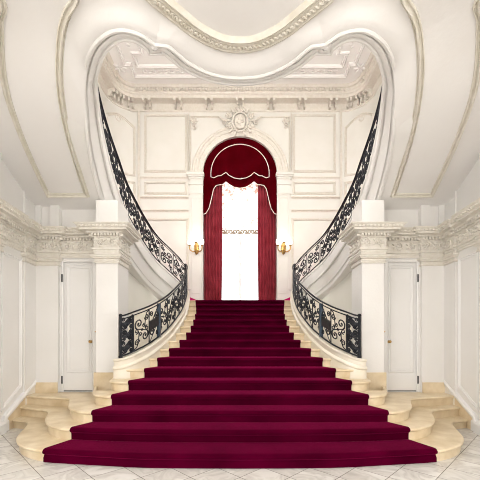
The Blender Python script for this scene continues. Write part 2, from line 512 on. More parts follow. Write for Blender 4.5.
# leafy ceiling moulding over the hall (one closed ring)
ring = [hit(*q) for q in [(240,44.5),(220,41.5),(197,30),(177,14),(160,0),(150,-10)]]
ring = ring+[V((-.99,2.8,4.775)), V((-1.0,2.35,4.775)), V((-.7,1.75,4.775))]
ring = [V((p.x, p.y, soff_z(p.y, 1, p.x))) for p in ring]
full = ring[:1]+ring[1:]+[V((0,1.5,4.775))]+[V((-p.x, p.y, p.z)) for p in ring[:0:-1]]
full = resample(cat(full, 10, closed=True), .05)[:-1]
m = MB(); m.sweep(full, V((0,0,-1)), [(-.10,0),(-.095,.02),(-.075,.028),(-.06,.015),(-.045,.018),(.03,.04),(.05,.03),(.058,.05),(.075,.055),(.09,.03),(.10,0)], closed=True)
n_ = len(full)
for i in range(n_):
    p = full[i]; t = (full[(i+1) % n_]-full[i-1]).normalized(); sd = t.cross(V((0,0,-1)))
    m.blob(p+sd*(-.015)+V((0,0,-.03)), (t*.5+sd*.8).normalized()*.036, (t*.8-sd*.5).normalized()*.014, V((0,0,.016)))
    m.blob(p+t*.025+sd*(-.015)+V((0,0,-.03)), (t*.5-sd*.8).normalized()*.03, (t*.8+sd*.5).normalized()*.012, V((0,0,.012)))
m.build('trim_5', MOULD, smooth=True, kind='structure')

# side flights: steps and carpet between inner line and outer wall
def outer(s):
    tab = [(0, V((-1.45,YB-.05,0))), (.3, V((-2.4,YB-.05,0))), (.55, V((-3.2,YB-.05,0))), (.75, V((-3.75,YB-.35,0))), (.95, V((-4.02,9.9,0))), (5, V((-4.06,4.6,0)))]
    for (a, p), (b, q) in zip(tab, tab[1:]):
        if s <= b: return p.lerp(q, (s-a)/(b-a))
    return tab[-1][1]
RF = [p for p in R1 if True][:next(i for i, p in enumerate(R1) if p.y < 4.4)]
fR, LR = sampler(RF)
for s_, mir in SIDES:
    FLT = thing('stair_flight', 'pale stone flight curving up from the landing along the %s wall' % s_, 'stairs', ((1 if mir else -1)*2.6, 8, LAND-.3), 'curved side flights')
    cm = MB(); s0 = 0.02
    edges = []
    for i in range(1, 17):
        z = LAND+RI*(i-.6)+.30
        s = 0
        while s < LR and fR(s).z < z: s += .01
        edges.append(s)
    for i in range(1, 16):
        a, b = edges[i-1], edges[i]+.03
        zt = LAND+RI*i
        ns = 4
        inn = [fR(a+(b-a)*k/ns) for k in range(ns+1)]
        out = [outer((a+(b-a)*k/ns)/LR*5) for k in range(ns+1)]
        inn = [V((p.x, p.y, 0))+(q-V((p.x, p.y, 0))).normalized()*.17 for p, q in zip(inn, out)]
        if i == 1:
            inn[0] = V((-1.56, 9.35, 0)); out[0] = V((-1.36, YB-.05, 0))
        m = MB()
        TB = lambda L_, z: [V((p.x, p.y, min(zt-.03, max(zt-.14, ZPL(p.y)+.1)))) for p in L_]
        bz = zt-.13
        T = lambda L_, z: [V((p.x, p.y, z)) for p in L_]
        m.grid([T(inn, zt), T(out, zt), TB(out, bz), TB(inn, bz)], cv=True)
        i_, o_ = TB(inn, 0), TB(out, 0)
        m.poly([inn[0]*1+V((0,0,zt)), out[0]+V((0,0,zt)), o_[0]-V((0,0,.02)), i_[0]-V((0,0,.02))])
        m.poly([inn[-1]+V((0,0,zt)), out[-1]+V((0,0,zt)), o_[-1], i_[-1]])
        m.build('step', STONE, FLT, mir)
        ci = [p.lerp(q, .04) for p, q in zip(inn, out)]; co = [p.lerp(q, .93) for p, q in zip(inn, out)]
        ft = (ci[0]-ci[1]).normalized()*.012
        ci[0] = ci[0]+ft; co[0] = co[0]+ft
        cm.grid([T(ci, zt+.012), T(co, zt+.012)])
        cm.poly([ci[0]+V((0,0,zt+.012)), co[0]+V((0,0,zt+.012)), co[0]+V((0,0,zt-RI+.01)), ci[0]+V((0,0,zt-RI+.01))])
    cm.build('stair_carpet', CARPET_SUN, None, mir, label='crimson carpet coloured sunlit magenta on the %s curved flight beyond the rail' % s_, category='carpet', group='carpets on the side flights')

# ------------------------------------------------------------------ lower hall walls
# outline of the walls, room on the right-hand side when walking it
def arcpts(cx, cy, r, a0, a1, n):
    return [(cx+r*cos(a0+(a1-a0)*i/n), cy+r*sin(a0+(a1-a0)*i/n)) for i in range(n+1)]
WX = lambda y: -3.71+.075*(6-y)         # the left wall leans in a little toward the viewer
HALL = [(WX(2.6), 2.6), (WX(4.55), 4.55), (WX(4.55)+.05, 4.55), (WX(4.95)+.05, 4.95), (WX(4.95), 4.95), (WX(5.60), 5.60), (WX(5.60)+.035, 5.60), (WX(5.93)+.035, 5.93),
        (-3.27, 5.93), (-3.27, 6.0), (-2.50, 6.0), (-2.50, 5.72), (-2.115, 5.72), (-2.115, 6.25)]
def extr(path, prof, name, mat, mir, smooth=False, extra=None, close=False):
    pts = [V((x, y, 0)) for x, y in path]; m = MB(); rows = []
    for i, p in enumerate(pts):
        a = (p-pts[i-1]).normalized() if i > 0 else (pts[1]-p).normalized()
        b = (pts[i+1]-p).normalized() if i < len(pts)-1 else a
        na = V((a.y, -a.x, 0)); nb = V((b.y, -b.x, 0))
        n = (na+nb)/max(.2, 1+na.dot(nb))
        rows.append([V((p.x, p.y, z))+n*o for o, z in prof])
    m.grid(rows)
    if extra: extra(m)
    return m.build(name, mat, None, mir, smooth, kind='structure')
def along(path, o):                     # segments offset outward by o: (a, b, tangent, normal)
    out = []
    pts = [V((x, y, 0)) for x, y in path]; ps = []
    for i, p in enumerate(pts):
        a = (p-pts[i-1]).normalized() if i > 0 else (pts[1]-p).normalized()
        b = (pts[i+1]-p).normalized() if i < len(pts)-1 else a
        na = V((a.y, -a.x, 0)); nb = V((b.y, -b.x, 0))
        ps.append(p+(na+nb)/max(.2, 1+na.dot(nb))*o)
    for a, b in zip(ps, ps[1:]):
        if (b-a).length > 1e-4:
            t = (b-a).normalized(); out.append((a, b, t, V((t.y, -t.x, 0))))
    return out
def dentils(m, path, o, z0, z1, step, dep, vis=lambda p: True):
    for a, b, t, n in along(path, o):
        L = (b-a).length; k = int(L/step)
        for i in range(k):
            p = a+t*(L*(i+.5)/k)
            if vis(p): m.obox(V((p.x, p.y, (z0+z1)/2))+n*dep/2, t*step*.3, n*dep/2, V((0,0,(z1-z0)/2)))
def spiral(c, r0, r1, a0, turns, ux, uz, n=18):
    return [c+(ux*cos(a0+turns*2*pi*i/n)+uz*sin(a0+turns*2*pi*i/n))*(r0+(r1-r0)*i/n) for i in range(n+1)]
def relief(m, a, b, zc, h, n):          # scrolling foliage between a and b on a wall of normal n
    t = (b-a); L = t.length; t.normalize(); Z = V((0,0,1)); k = max(1, round(L/(h*1.5))); w = L/k
    for i in range(k):
        c = a+t*(w*(i+.5))+V((0,0,zc))+n*.004
        s = 1 if i % 2 else -1
        m.tube(spiral(c, h*.46, h*.1, -pi/2*s+pi, 1.35*s, t, Z, 14), [.024-.010*j/14 for j in range(15)], 4)
        for q in range(7):
            an = q*2*pi/7+i
            d = t*cos(an)+Z*sin(an)
            m.blob(c+d*h*.36, d*h*.16, d.cross(n)*h*.06, n*.028, 5, 3)
        m.blob(c, t*.02, Z*.02, n*.02, 6, 3)
        for q in (-1, 1):
            m.blob(c+t*w*.45+Z*h*.22*q, (t+Z*q).normalized()*h*.2, (t-Z*q).normalized()*h*.07, n*.026, 5, 3)
ENT = [(0,2.86),(.02,2.862),(.02,2.90),(.035,2.905),(.035,2.945),(.055,2.95),(.06,2.985),(.03,2.995),(.02,3.0),(.02,3.185),(.035,3.19),(.045,3.205),(.05,3.21),(.05,3.255),(.10,3.26),(.12,3.285),(.20,3.29),(.20,3.325),(.215,3.33),(.225,3.35),(.26,3.385),(.27,3.39),(.27,3.405),(.0,3.42)]
SQ = lambda z: 3.05+(z-3.05)*.87
ENT = [(a, SQ(b)) for a, b in ENT]
VISD = lambda p: p.y > 3.6
for s_, mir in SIDES:
    def ex(m):
        dentils(m, HALL, .048, SQ(3.21), SQ(3.258), .052, .05, VISD)
        dentils(m, HALL, .215, SQ(3.335), SQ(3.365), .06, .03, VISD)
        for a, b, t, n in along(HALL, .022):
            if (b-a).length < .05: continue
            if a.y < 3.5 and abs(t.y) > .9: a = a+t*(3.9-a.y)/t.y
            relief(m, a+V((0,0,0)), b, SQ(3.093), .15, n)
    extr(HALL, ENT, 'trim_6' if not mir else 'trim_7', MOULDW, mir, False, ex)
    # walls, with an opening for the door
    DX0, DX1, DZ0, DZ1 = -3.225, -2.655, .465, 2.83
    m = MB()
    for (x0, y0), (x1, y1) in zip(HALL, HALL[1:]):
        top = 4.95 if y1 < 5.8 and x1 < -3.4 else 3.83
        if abs(y0-6) < 1e-6 and abs(y1-6) < 1e-6:
            for (a, b, c, d) in ((x0, DX0, 0, top), (DX1, x1, 0, top), (DX0, DX1, DZ1, top), (DX0, DX1, 0, DZ0)):
                m.poly([(a, 6, c), (b, 6, c), (b, 6, d), (a, 6, d)])
        else:
            m.poly([(x0, y0, 0), (x1, y1, 0), (x1, y1, top), (x0, y0, top)])
    # solid jamb reveals
    m.poly([(DX0,6,DZ0),(DX0,6.08,DZ0),(DX0,6.08,DZ1),(DX0,6,DZ1)]); m.poly([(DX1,6,DZ0),(DX1,6.08,DZ0),(DX1,6.08,DZ1),(DX1,6,DZ1)]); m.poly([(DX0,6,DZ1),(DX0,6.08,DZ1),(DX1,6.08,DZ1),(DX1,6,DZ1)])
    m.build('wall_'+s_, PLASTER, None, mir, kind='structure')
    # blocks above the cornice, under the soffit
    m = MB(); m.box(-2.45,-2.14,5.76,6.3,3.36,3.80); m.box(-3.40,-3.24,5.90,6.0,3.36,3.82); m.box(-2.48,-2.11,5.72,6.3,3.36,3.42)
    m.box(-3.66,-3.56,5.90,6.0,3.36,3.82)
    m.build('trim_8' if not mir else 'trim_9', PLASTER, None, mir, kind='structure')
    # pilaster capitals below the entablature and panel mouldings
    CAPP = [(0,2.68),(.015,2.685),(.02,2.705),(.01,2.72),(.01,2.765),(.03,2.775),(.035,2.80),(.045,2.805),(.05,2.84),(.02,2.85),(0,2.862)]
    CAPP = [(a*1.5, SQ(b)) for a, b in CAPP]
    for nm, path in ((('trim_10' if not mir else 'trim_11'), [HALL[5],HALL[6],HALL[7],HALL[8],HALL[9]]), (('trim_12' if not mir else 'trim_13'), HALL[10:14]), (('trim_14' if not mir else 'trim_15'), HALL[1:5])):
        extr(path, CAPP, nm, MOULDW, mir)
    m = MB(); PP = [(-.03,0),(-.027,.012),(-.012,.016),(-.004,.006),(.01,.012),(.022,.006),(.028,0)]
    wd = (V((WX(5), 5, 0))-V((WX(6), 6, 0))).normalized(); wn = V((-wd.y, wd.x, 0)); wn = wn if wn.x > 0 else -wn
    def wallpanel(y0, y1, zf, zn, zt, off=.0):   # y0 far, y1 near; foot heights
        p = [V((WX(y0)+off, y0, zf)), V((WX(y1)+off, y1, zn)), V((WX(y1)+off, y1, zt)), V((WX(y0)+off, y0, zt))]
        m.sweep(p, wn, PP, closed=True)
    wallpanel(5.52, 5.05, .64, .36, 2.74)
    wallpanel(4.86, 4.63, .36, .36, 2.62, .05)
    wallpanel(4.45, 3.5, .36, .36, 2.74)
    m.build('trim_16' if not mir else 'trim_17', WOODWHITE, None, mir, kind='structure')
    # pilaster faces on the door wall
    m = MB()
    def fp(x0, x1, z0, z1, y, P=PP): m.sweep([V((x0,y,z0)), V((x1,y,z0)), V((x1,y,z1)), V((x0,y,z1))], V((0,-1,0)), P, closed=True)
    # door architrave
    AR = [(-.02,0),(-.02,.018),(.0,.03),(.02,.022),(.035,.022),(.05,.012),(.05,0)]
    m.sweep([V((DX0,6,DZ0)), V((DX0,6,DZ1)), V((DX1,6,DZ1)), V((DX1,6,DZ0))], V((0,-1,0)), [(-a, b) for a, b in AR], side=1)
    m.build('trim_18' if not mir else 'trim_19', WOODWHITE, None, mir, kind='structure')
    # stone plinth along the walls, dropping with the steps, white base moulding over it
    m = MB()
    m.box(-3.66, DX0-.05, 5.90, 5.96, .45, .64); m.box(DX1+.04, -2.50, 5.97, 6.03, .45, .64)
    m.box(-2.525, -2.095, 5.69, 6.0, .45, .84)
    ys = [5.94, 5.0]
    q = [(5.95, .64), (5.08, .20)]
    rowa = [V((WX(y)+.035, y, z)) for y, z in q]; rowb = [V((WX(y)+.035, y, .0)) for y, z in q]
    rowc = [V((WX(y)-.01, y, z)) for y, z in q]
    m.grid([rowc, rowa, rowb]); m.poly([rowc[1], rowa[1], rowb[1], V((rowc[1].x, rowc[1].y, 0))])
    m.build('baseboard_'+s_, STONE, None, mir, kind='structure')
    m = MB()
    m.sweep([V((WX(5.95)+.03, 5.95, .66)), V((WX(5.08)+.03, 5.08, .22)), V((WX(5.05)+.03, 5.05, .13))], wn, [(-.035,-.03),(-.035,.02),(0,.028),(.03,.012),(.035,-.03)])
    extr([(WX(2.6), 2.6), (WX(4.55), 4.55), (WX(4.55)+.05, 4.55), (WX(4.95)+.05, 4.95), (WX(4.95), 4.95), (WX(5.14), 5.14)],
         [(.05,0),(.05,.14),(.035,.165),(.015,.18),(0,.20)], 'baseboard_'+s_+'_hall', WOODWHITE, mir)
    m.build('trim_20' if not mir else 'trim_21', WOODWHITE, None, mir, kind='structure')
    # door
    m = MB(); m.box(DX0+.008, DX1-.008, 6.015, 6.06, DZ0+.016, DZ1-.0)
    d = m.build('door_1' if not mir else 'door_2', WOODWHITE, None, mir, kind='structure')
    m = MB(); m.box(DX0, DX1, 6.02, 6.5, DZ0-.02, DZ0+.018); m.build('shadow_strip', BLACKM, d, mir)  # black strip standing for the shadow line under the door
    m = MB(); fp2 = lambda z0, z1: m.sweep([V((DX0+.085,6.0145,z0)), V((DX1-.07,6.0145,z0)), V((DX1-.07,6.0145,z1)), V((DX0+.085,6.0145,z1))], V((0,-1,0)), PP, closed=True)
    fp2(.83, 2.73); m.build('panel_moulding', WOODWHITE, d, mir)
    m = MB(); m.box(DX0+.012, DX1-.012, 5.995, 6.016, DZ0+.02, .765); m.build('kick_board', WOODWHITE, d, mir)
    for zc in (.68, 2.52):
        m = MB(); m.box(DX0-.008, DX0+.014, 5.965, 6.02, zc-.07, zc+.07); m.build('hinge', BLACKM, d, mir, label='black metal hinge')
    m = MB(); m.lathe((DX1-.055, 6.014, 1.37), [(.0,.0),(.028,.0),(.028,.006),(.010,.01),(.010,.035),(.024,.045),(.028,.06),(.018,.072),(0,.076)], 12, 'y'); m.build('door_knob', BRASS, d, mir, True, label='small round brass knob')
    m = MB(); m.lathe((DX1+.04, 5.975, 1.55), [(0,0),(.014,0),(.012,.012),(0,.014)], 10, 'y'); m.build('latch', BRASS, d, mir, True)
    m = MB(); m.lathe((DX1+.06, 5.975, 1.22), [(0,0),(.014,0),(.012,.012),(0,.014)], 10, 'y'); m.build('latch', BRASS, d, mir, True)
    # curved wall beneath the side flight
    m = MB(); P = resample([V((-2.115,6.1,0)), V((-2.30,6.3,0)), V((-2.58,6.6,0)), V((-2.74,7.03,0)), V((-2.70,7.49,0)), V((-2.58,8.08,0)), V((-2.38,8.65,0)), V((-2.05,9.0,0)), V((-1.72,9.16,0)), V((-1.6,9.3,0)), V((-1.56,9.6,0))], .1)
    rows = []
    for p in P:
        zt = min((R.z-.55 for R in RA[:60] if abs(R.y-p.y) < .25 and abs(R.x-p.x) < .7), default=LAND-.05)
        if p.y < 6.8: zt = 3.6+.1*(6.8-p.y)
        rows.append([V((p.x, p.y, .3)), V((p.x, p.y, zt))])
    m.grid(rows)
    m.build('wall_drum_'+s_, CREAM, None, mir, True, kind='structure')

# ------------------------------------------------------------------ stairwell walls above
UP = [(-4.1, 1.0), (-4.1, 9.97)]+[(-3.27-.83*cos(a), 9.97+.83*sin(a)) for a in [pi/2*i/10 for i in range(1, 11)]]
AR_, AZ = 1.21, 6.80
m = MB()
for (x0, y0), (x1, y1) in zip(UP, UP[1:]): m.poly([(x0,y0,2.2),(x1,y1,2.2),(x1,y1,CEILU+.02),(x0,y0,CEILU+.02)])
m.build('wall_upper_left', CREAM, None, False, True, kind='structure')
m.build('wall_upper_right', CREAM, None, True, True, kind='structure')
m = MB()
m.poly([(-3.27,YB,2.2),(-AR_,YB,2.2),(-AR_,YB,AZ),(-AR_,YB,CEILU+.02),(-3.27,YB,CEILU+.02)])
m.poly([(3.27,YB,2.2),(AR_,YB,2.2),(AR_,YB,AZ),(AR_,YB,CEILU+.02),(3.27,YB,CEILU+.02)])
arc = [(AR_*cos(pi-pi*i/40), AZ+AR_*sin(pi-pi*i/40)) for i in range(41)]
m.grid([[V((x, YB, z)) for x, z in arc], [V((x, YB, CEILU+.02)) for x, z in arc]])
rev = [(-AR_, 2.2)]+arc+[(AR_, 2.2)]
m.grid([[V((x, YB, z)) for x, z in rev], [V((x, YB+.55, z)) for x, z in rev]])
m.build('wall_back', CREAM, kind='structure')

FULL = UP+[(-x, y) for x, y in UP[::-1]]
def exu(m):
    dentils(m, FULL[1:-1], .34, 9.27, 9.345, .085, .05)
    for c in range(-4, 5):
        for dx in (-.09, .09):
            if abs(c) < 4:
                x = c*1.0+dx
                if abs(x) < 3.3:
                    m.obox(V((x, YB-.15, 9.06)), V((.036,0,0)), V((0,.14,0)), V((0,0,.05)))
                    m.obox(V((x, YB-.08, 8.96)), V((.027,0,0)), V((0,.06,0)), V((0,0,.07)))
                    m.blob(V((x, YB-.15, 8.99)), V((.032,0,0)), V((0,.05,0)), V((0,0,.045)))
    for a in (.35, .75, 1.2):
        for da in (-.09, .09):
            for s in (-1, 1):
                A = a+da; d = V((-cos(A)*s, sin(A), 0)); c = V((-3.27*s, 9.97, 0)); t = V((d.y, -d.x, 0))
                m.obox(c+d*.70+V((0,0,9.06)), t*.03, d*.11, V((0,0,.05)))
                m.obox(c+d*.75+V((0,0,8.96)), t*.027, d*.06, V((0,0,.07)))
extr(FULL, [(0,8.82),(.03,8.83),(.035,8.87),(.02,8.885),(.02,9.08),(.05,9.10),(.26,9.11),(.27,9.2),(.30,9.215),(.32,9.25),(.34,9.262),(.34,9.35),(.39,9.36),(.42,9.40),(.45,9.425)], 'trim_22', MOULDW, False, False, exu)
m = MB(); m.poly([(-9,-6,0),(9,-6,0),(9,-6,4.9),(-9,-6,4.9)]); m.build('wall_front', PLASTER, kind='structure')  # unseen wall added to block light from behind the camera
m = MB(); m.poly([(-4.2,1,4.9),(4.2,1,4.9),(4.2,1,CEILU),(-4.2,1,CEILU)]); m.build('wall_gallery_light_stop', PLASTER, kind='structure')  # unseen wall added so the upper well is lit from above
# ceiling with border mouldings
m = MB(); m.poly([(-4.2,4.6,CEILU),(4.2,4.6,CEILU),(4.2,YB+.05,CEILU),(-4.2,YB+.05,CEILU)])
m.build('ceiling_upper', CEILW, kind='structure')
m = MB()
CP = [(-.05,0),(-.045,.03),(-.02,.045),(0,.02),(.02,.05),(.05,.03),(.06,0)]
D_ = V((0,0,-1))
m.sweep([V(p) for p in [(-3.35,4.8,CEILU),(-3.35,9.6,CEILU),(-3.2,9.6,CEILU),(-3.2,10.05,CEILU),(3.2,10.05,CEILU),(3.2,9.6,CEILU),(3.35,9.6,CEILU),(3.35,4.8,CEILU)]], D_, CP)
m.sweep([V(p) for p in [(-2.75,4.8,CEILU),(-2.75,9.25,CEILU),(-3.0,9.25,CEILU),(-3.0,9.68,CEILU),(3.0,9.68,CEILU),(3.0,9.25,CEILU),(2.75,9.25,CEILU),(2.75,4.8,CEILU)]], D_, CP)
for i in range(36):
    x = -2.85+5.7*i/35
    m.tube([V((x, 9.87, CEILU-.01))+V((cos(a)*.06, sin(a)*.06, 0)) for a in [2*pi*k/8 for k in range(8)]], .014, 4, True)
for s in (-1, 1):
    for i in range(16):
        y = 9.0-.16*i
        m.tube([V((3.05*s, y, CEILU-.01))+V((cos(a)*.06, sin(a)*.06, 0)) for a in [2*pi*k/8 for k in range(8)]], .014, 4, True)
    for an in range(6):
        d = V((cos(an), sin(an), 0)); m.blob(V((3.55*s, 9.75, CEILU-.01))+d*.12, d*.1, d.cross(D_)*.04, V((0,0,.03)))
m.build('trim_23', CEILW, kind='structure')

# panel mouldings of the back wall
m = MB(); NB = V((0,-1,0))
PB = [(-.04,0),(-.036,.025),(-.02,.035),(-.005,.012),(.012,.024),(.03,.012),(.04,0)]
def bp(x0, x1, z0, z1):
    for s in (1, -1):
        a, b = sorted((x0*s, x1*s)); m.sweep([V((a,YB,z0)), V((b,YB,z0)), V((b,YB,z1)), V((a,YB,z1))], NB, PB, closed=True)
bp(-3.10,-1.76,6.88,8.72); bp(-3.10,-1.76,6.16,6.52); bp(-3.12,-1.72,2.95,5.32)
for s in (1, -1):
    m.sweep([V((3.3*s,YB-.02,2.5)), V((3.3*s,YB-.02,8.85))], NB, PB)
for z, pr in ((6.68, .03), (6.03, .05), (5.60, .045)):
    for s in (1, -1):
        a, b = sorted((3.27*s, 1.68*s))
        m.sweep([V((a,YB,z)), V((b,YB,z))], NB, [(-.04,0),(-.03,pr),(0,pr*1.2),(.02,pr*.6),(.04,pr*.4),(.05,0)])
# spandrel frame
for s in (1, -1):
    x0 = 1.62*s
    arcp = [V((1.60*cos(t)*s, YB, AZ+1.60*sin(t))) for t in [pi/2*.98*i/16 for i in range(1, 14)]]
    m.sweep([V((x0,YB,6.86)), V((x0,YB,8.66)), V((.62*s,YB,8.66))], NB, [(p[0]*.7, p[1]) for p in PB])
    # rosette in the corner
    c = V((1.50*s, YB-.03, 8.52))
    for k in range(6):
        d = V((cos(k*pi/3), 0, sin(k*pi/3))); m.blob(c+d*.07, d*.07, d.cross(NB)*.04, V((0,.03,0)))
    m.tube(spiral(c+V((0,0,-.2)), .08, .02, 0, 1.3*s, V((1,0,0)), V((0,0,1)), 12), .02, 4)
    m.blob(c, V((.04,0,0)), V((0,.05,0)), V((0,0,.04)))
    m.sweep([V((1.68*s,YB-.035,6.9)), V((1.68*s,YB-.035,8.75))], NB, [(p[0]*.5, p[1]) for p in PB])
m.build('trim_24', MOULDW, kind='structure')
# archivolt
m = MB()
arch = [V((AR_*cos(t), YB, AZ+AR_*sin(t))) for t in [pi*i/48 for i in range(49)]]
m.sweep(arch, NB, [(0,0),(0,.05),(.03,.055),(.05,.035),(.16,.035),(.175,.05),(.20,.035),(.27,.035),(.29,.06),(.34,.075),(.37,.04),(.38,0)], side=1)
m.sweep(arch, NB, [(0,0),(0,.05),(-.03,.055),(-.05,.035),(-.16,.035),(-.175,.05),(-.20,.035),(-.27,.035),(-.29,.06),(-.34,.075),(-.37,.04),(-.38,0)], side=-1)
m.v = [p for p in m.v]
for t in (pi*.31, pi*.5, pi*.69):
    d = V((cos(t), 0, sin(t))); m.obox(V((0,YB-.045,AZ))+d*1.36, d.cross(NB)*.012, d*.14, V((0,.015,0)))
m.build('trim_25', MOULDW, smooth=True, kind='structure')
# imposts and window piers
for s_, mir in SIDES:
    m = MB()
    m.box(-1.62,-1.21,YB-.06,YB+.3,2.47,6.14)
    for z0, z1, o in ((6.12,6.16,.03),(6.16,6.42,.01),(6.42,6.47,.03),(6.47,6.60,.02),(6.60,6.66,.05),(6.66,6.72,.08),(6.72,6.79,.11)):
        m.box(-1.62-o,-1.21+o*.4,YB-.06-o,YB+.3,z0,z1)
    for a in (-1.62,): m.sweep([V((-1.57,YB-.061,2.9)), V((-1.26,YB-.061,2.9)), V((-1.26,YB-.061,6.0)), V((-1.57,YB-.061,6.0))], NB, [(p[0]*.4, p[1]*.3) for p in PB], closed=True)
    m.build('trim_26' if not mir else 'trim_27', CREAM, None, mir, kind='structure')
    # curved corner panels
    m = MB()
    def cyl(a, z): return V((-3.27-.83*cos(a), 9.97+.83*sin(a), z))
    def cn(a): return V((cos(a), -sin(a), 0))
    for z0, z1, top in ((6.75, 8.3, True), (5.75, 6.5, False), (3.4, 5.3, False)):
        P = []; Nn = []
        aa = [.2+1.15*i/10 for i in range(11)]
        for a in aa: P.append(cyl(a, z0)); Nn.append(cn(a))
        for i, a in enumerate(aa[::-1]):
            P.append(cyl(a, z1+(.25*sin(pi*i/10) if top else 0))); Nn.append(cn(a))
        m.sweep(P, Nn, [(-p[0], p[1]) for p in PB], closed=True)
    c = cyl(.75, 8.45); t = V((sin(.75), cos(.75), 0))
    m.tube(spiral(c, .14, .03, 0, 1.5, t, V((0,0,1)), 16), .02, 4)
    m.tube(spiral(c+t*.3, .12, .03, pi, -1.5, t, V((0,0,1)), 16), .02, 4)
    m.tube([c-t*.3+V((0,0,-.25)), c-t*.2, c+V((0,0,.15)), c+t*.25+V((0,0,.1)), c+t*.4+V((0,0,-.2))], .018, 4)
    m.build('trim_28' if not mir else 'trim_29', MOULDW, None, mir, kind='structure')

# cartouche over the arch
m = MB(); c = V((0, YB-.09, 8.46)); X, Z = V((1,0,0)), V((0,0,1))
m.blob(c, X*.19, V((0,.08,0)), Z*.25, 12, 8)
for (dx, dz, r) in ((0,.05,.07),(-.07,-.04,.05),(.07,-.04,.05),(0,-.12,.05)):
    m.blob(c+X*dx+Z*dz+V((0,-.07,0)), X*r, V((0,.035,0)), Z*r)
CT = thing('cartouche', 'carved plaster shield with scrolled foliage crowning the window arch', 'wall ornament', (0, YB, 8.1))
m.build('shield', MOULDW, CT, smooth=True)
m = MB()
m.tube([c+X*.24*cos(a)+Z*.31*sin(a) for a in [2*pi*k/24 for k in range(24)]], .03, 5, True)
for s in (-1, 1):
    for (dx, dz, r, a0, tn) in ((.36,.18,.10,0,1.4),(.33,-.14,.11,pi,-1.4),(.52,-.02,.08,1,1.2),(.17,.38,.07,2,1.2)):
        m.tube(spiral(c+X*dx*s+Z*dz, r, .02, a0 if s > 0 else pi-a0, tn*s, X, Z, 14), .026, 5)
    for k in range(7):
        a = -1.2+2.6*k/6; d = X*cos(a)*s+Z*sin(a)
        m.blob(c+d*.42, d*.12, d.cross(NB)*.04, V((0,.04,0)))
    m.blob(c+X*.62*s+Z*.12, (X*s+Z*.6).normalized()*.13, (Z-X*s*.6).normalized()*.04, V((0,.03,0)))
m.build('foliage', MOULDW, CT, smooth=True)
m = MB()
for k in range(5):
    a = pi/2+(k-2)*.45; d = X*cos(a)+Z*sin(a); m.blob(c+Z*.30+d*.10, d*.11, d.cross(NB)*.035, V((0,.04,0)))
m.build('crest', MOULDW, CT, smooth=True)

# ------------------------------------------------------------------ window
YW = YB+.42
wf = MB()
io = [(-1.20,LAND),(-1.20,AZ)]+[(1.20*cos(pi-pi*i/24), AZ+1.20*sin(pi-pi*i/24)) for i in range(1, 24)]+[(1.20,AZ),(1.20,LAND)]
ii = [(-.70,LAND+.12),(-.70,AZ)]+[(.70*cos(pi-pi*i/24), AZ+.70*sin(pi-pi*i/24)) for i in range(1, 24)]+[(.70,AZ),(.70,LAND+.12)]
wf.grid([[V((x,YW,z)) for x, z in io], [V((x,YW,z)) for x, z in ii], [V((x,YW+.06,z)) for x, z in ii], [V((x,YW+.06,z)) for x, z in io]], cv=True)
win = wf.build('window_1', WOODWHITE, kind='structure')
wm = MB(); wm.box(-.035,.035,YW-.01,YW+.05,LAND+.0,AZ+.7); wm.build('mullion', WOODWHITE, win)
wm = MB(); wm.box(-.70,.70,YW,YW+.05,5.0,5.08); wm.build('transom', WOODWHITE, win)
wm = MB(); wm.box(-.72,.72,YW+.0,YW+.05,LAND-.02,LAND+.13); wm.build('bottom_rail', WOODWHITE, win)
wm = MB(); wm.poly([V((x,YW+.03,z)) for x, z in ii]); wm.build('pane', GLASS, win)

# curtains
def zy(py): return EYE+(PY0-py)/F*YB
xw = lambda px: (px-PX0)/F*YB
for s_, mir in SIDES:
    cu = thing('curtain', 'long crimson velvet drape hanging on the %s side of the tall window' % s_, 'curtain', ((1 if mir else -1)*.95, YB+.1, LAND), 'window drapes')
    rows = []
    for iz in range(25):
        z = LAND+.015+(6.75-LAND)*iz/24; row = []
        tt = iz/24
        for ix in range(73):
            u = ix/72
            x = -1.19+(.585+.02*sin(tt*3))*u
            row.append(V((x, YB+.14+.05*sin(u*2*pi*5.5+.4*sin(tt*4)+random.random()*.02)+.015*sin(u*31), z)))
        rows.append(row)
    MB().grid(rows).build('drape', CURV, cu, mir, True)
    tie = MB(); tie.box(-1.2,-.60,YB+.12,YB+.15,6.72,6.80); tie.build('heading', CURV, cu, mir)
val = thing('curtain_valance', 'dark red velvet valance filling the window arch, edged with white cord', 'valance', (0, YB+.03, 5.5))
bl = [(203,214),(205.5,213.5),(209,208),(211.5,198),(213.5,189),(216,185.3),(219.5,184.6),(222.5,184.5),(226,181.5),(229,184),(234,187),(240,188)]
bl = bl+[(480-x, y) for x, y in bl[-2::-1]]
blw = [(xw(x), zy(y)) for x, y in bl]
def val_mesh(rad, low, yoff, cz):
    m = MB(); rows = []
    x0, x1 = low[0][0], low[-1][0]
    n = 72
    cols = [x0+(x1-x0)*i/n for i in range(n+1)]
    R_ = max(abs(x0), abs(x1))*1.0001
    for j in range(13):
        r = []
        for x in cols:
            zt = cz+sqrt(max(0, rad*rad-x*x)); zb = lerp_tab(low, x)
            if zt < zb+.02: zt = zb+.02
            t = j/12
            r.append(V((x, yoff-.012*sin(x*16+1)*(1-t*.6)-.03*sin(pi*t), zb+(zt-zb)*t)))
        rows.append(r)
    return m.grid(rows)
blw[0] = (-1.205, blw[0][1]); blw[-1] = (1.205, blw[-1][1])
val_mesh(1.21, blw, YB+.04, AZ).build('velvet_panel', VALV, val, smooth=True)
bl2 = [(211,177.5),(214,178.5),(218,176.5),(221,176.3),(226,173),(229,176),(234,178.6),(240,179.6)]
bl2 = bl2+[(480-x, y) for x, y in bl2[-2::-1]]
bw2 = [(xw(x), zy(y)) for x, y in bl2]
val_mesh(hypot(bw2[0][0], 0)+.002, bw2, YB-.02, zy(174)).build('swag', VALV, val, smooth=True)
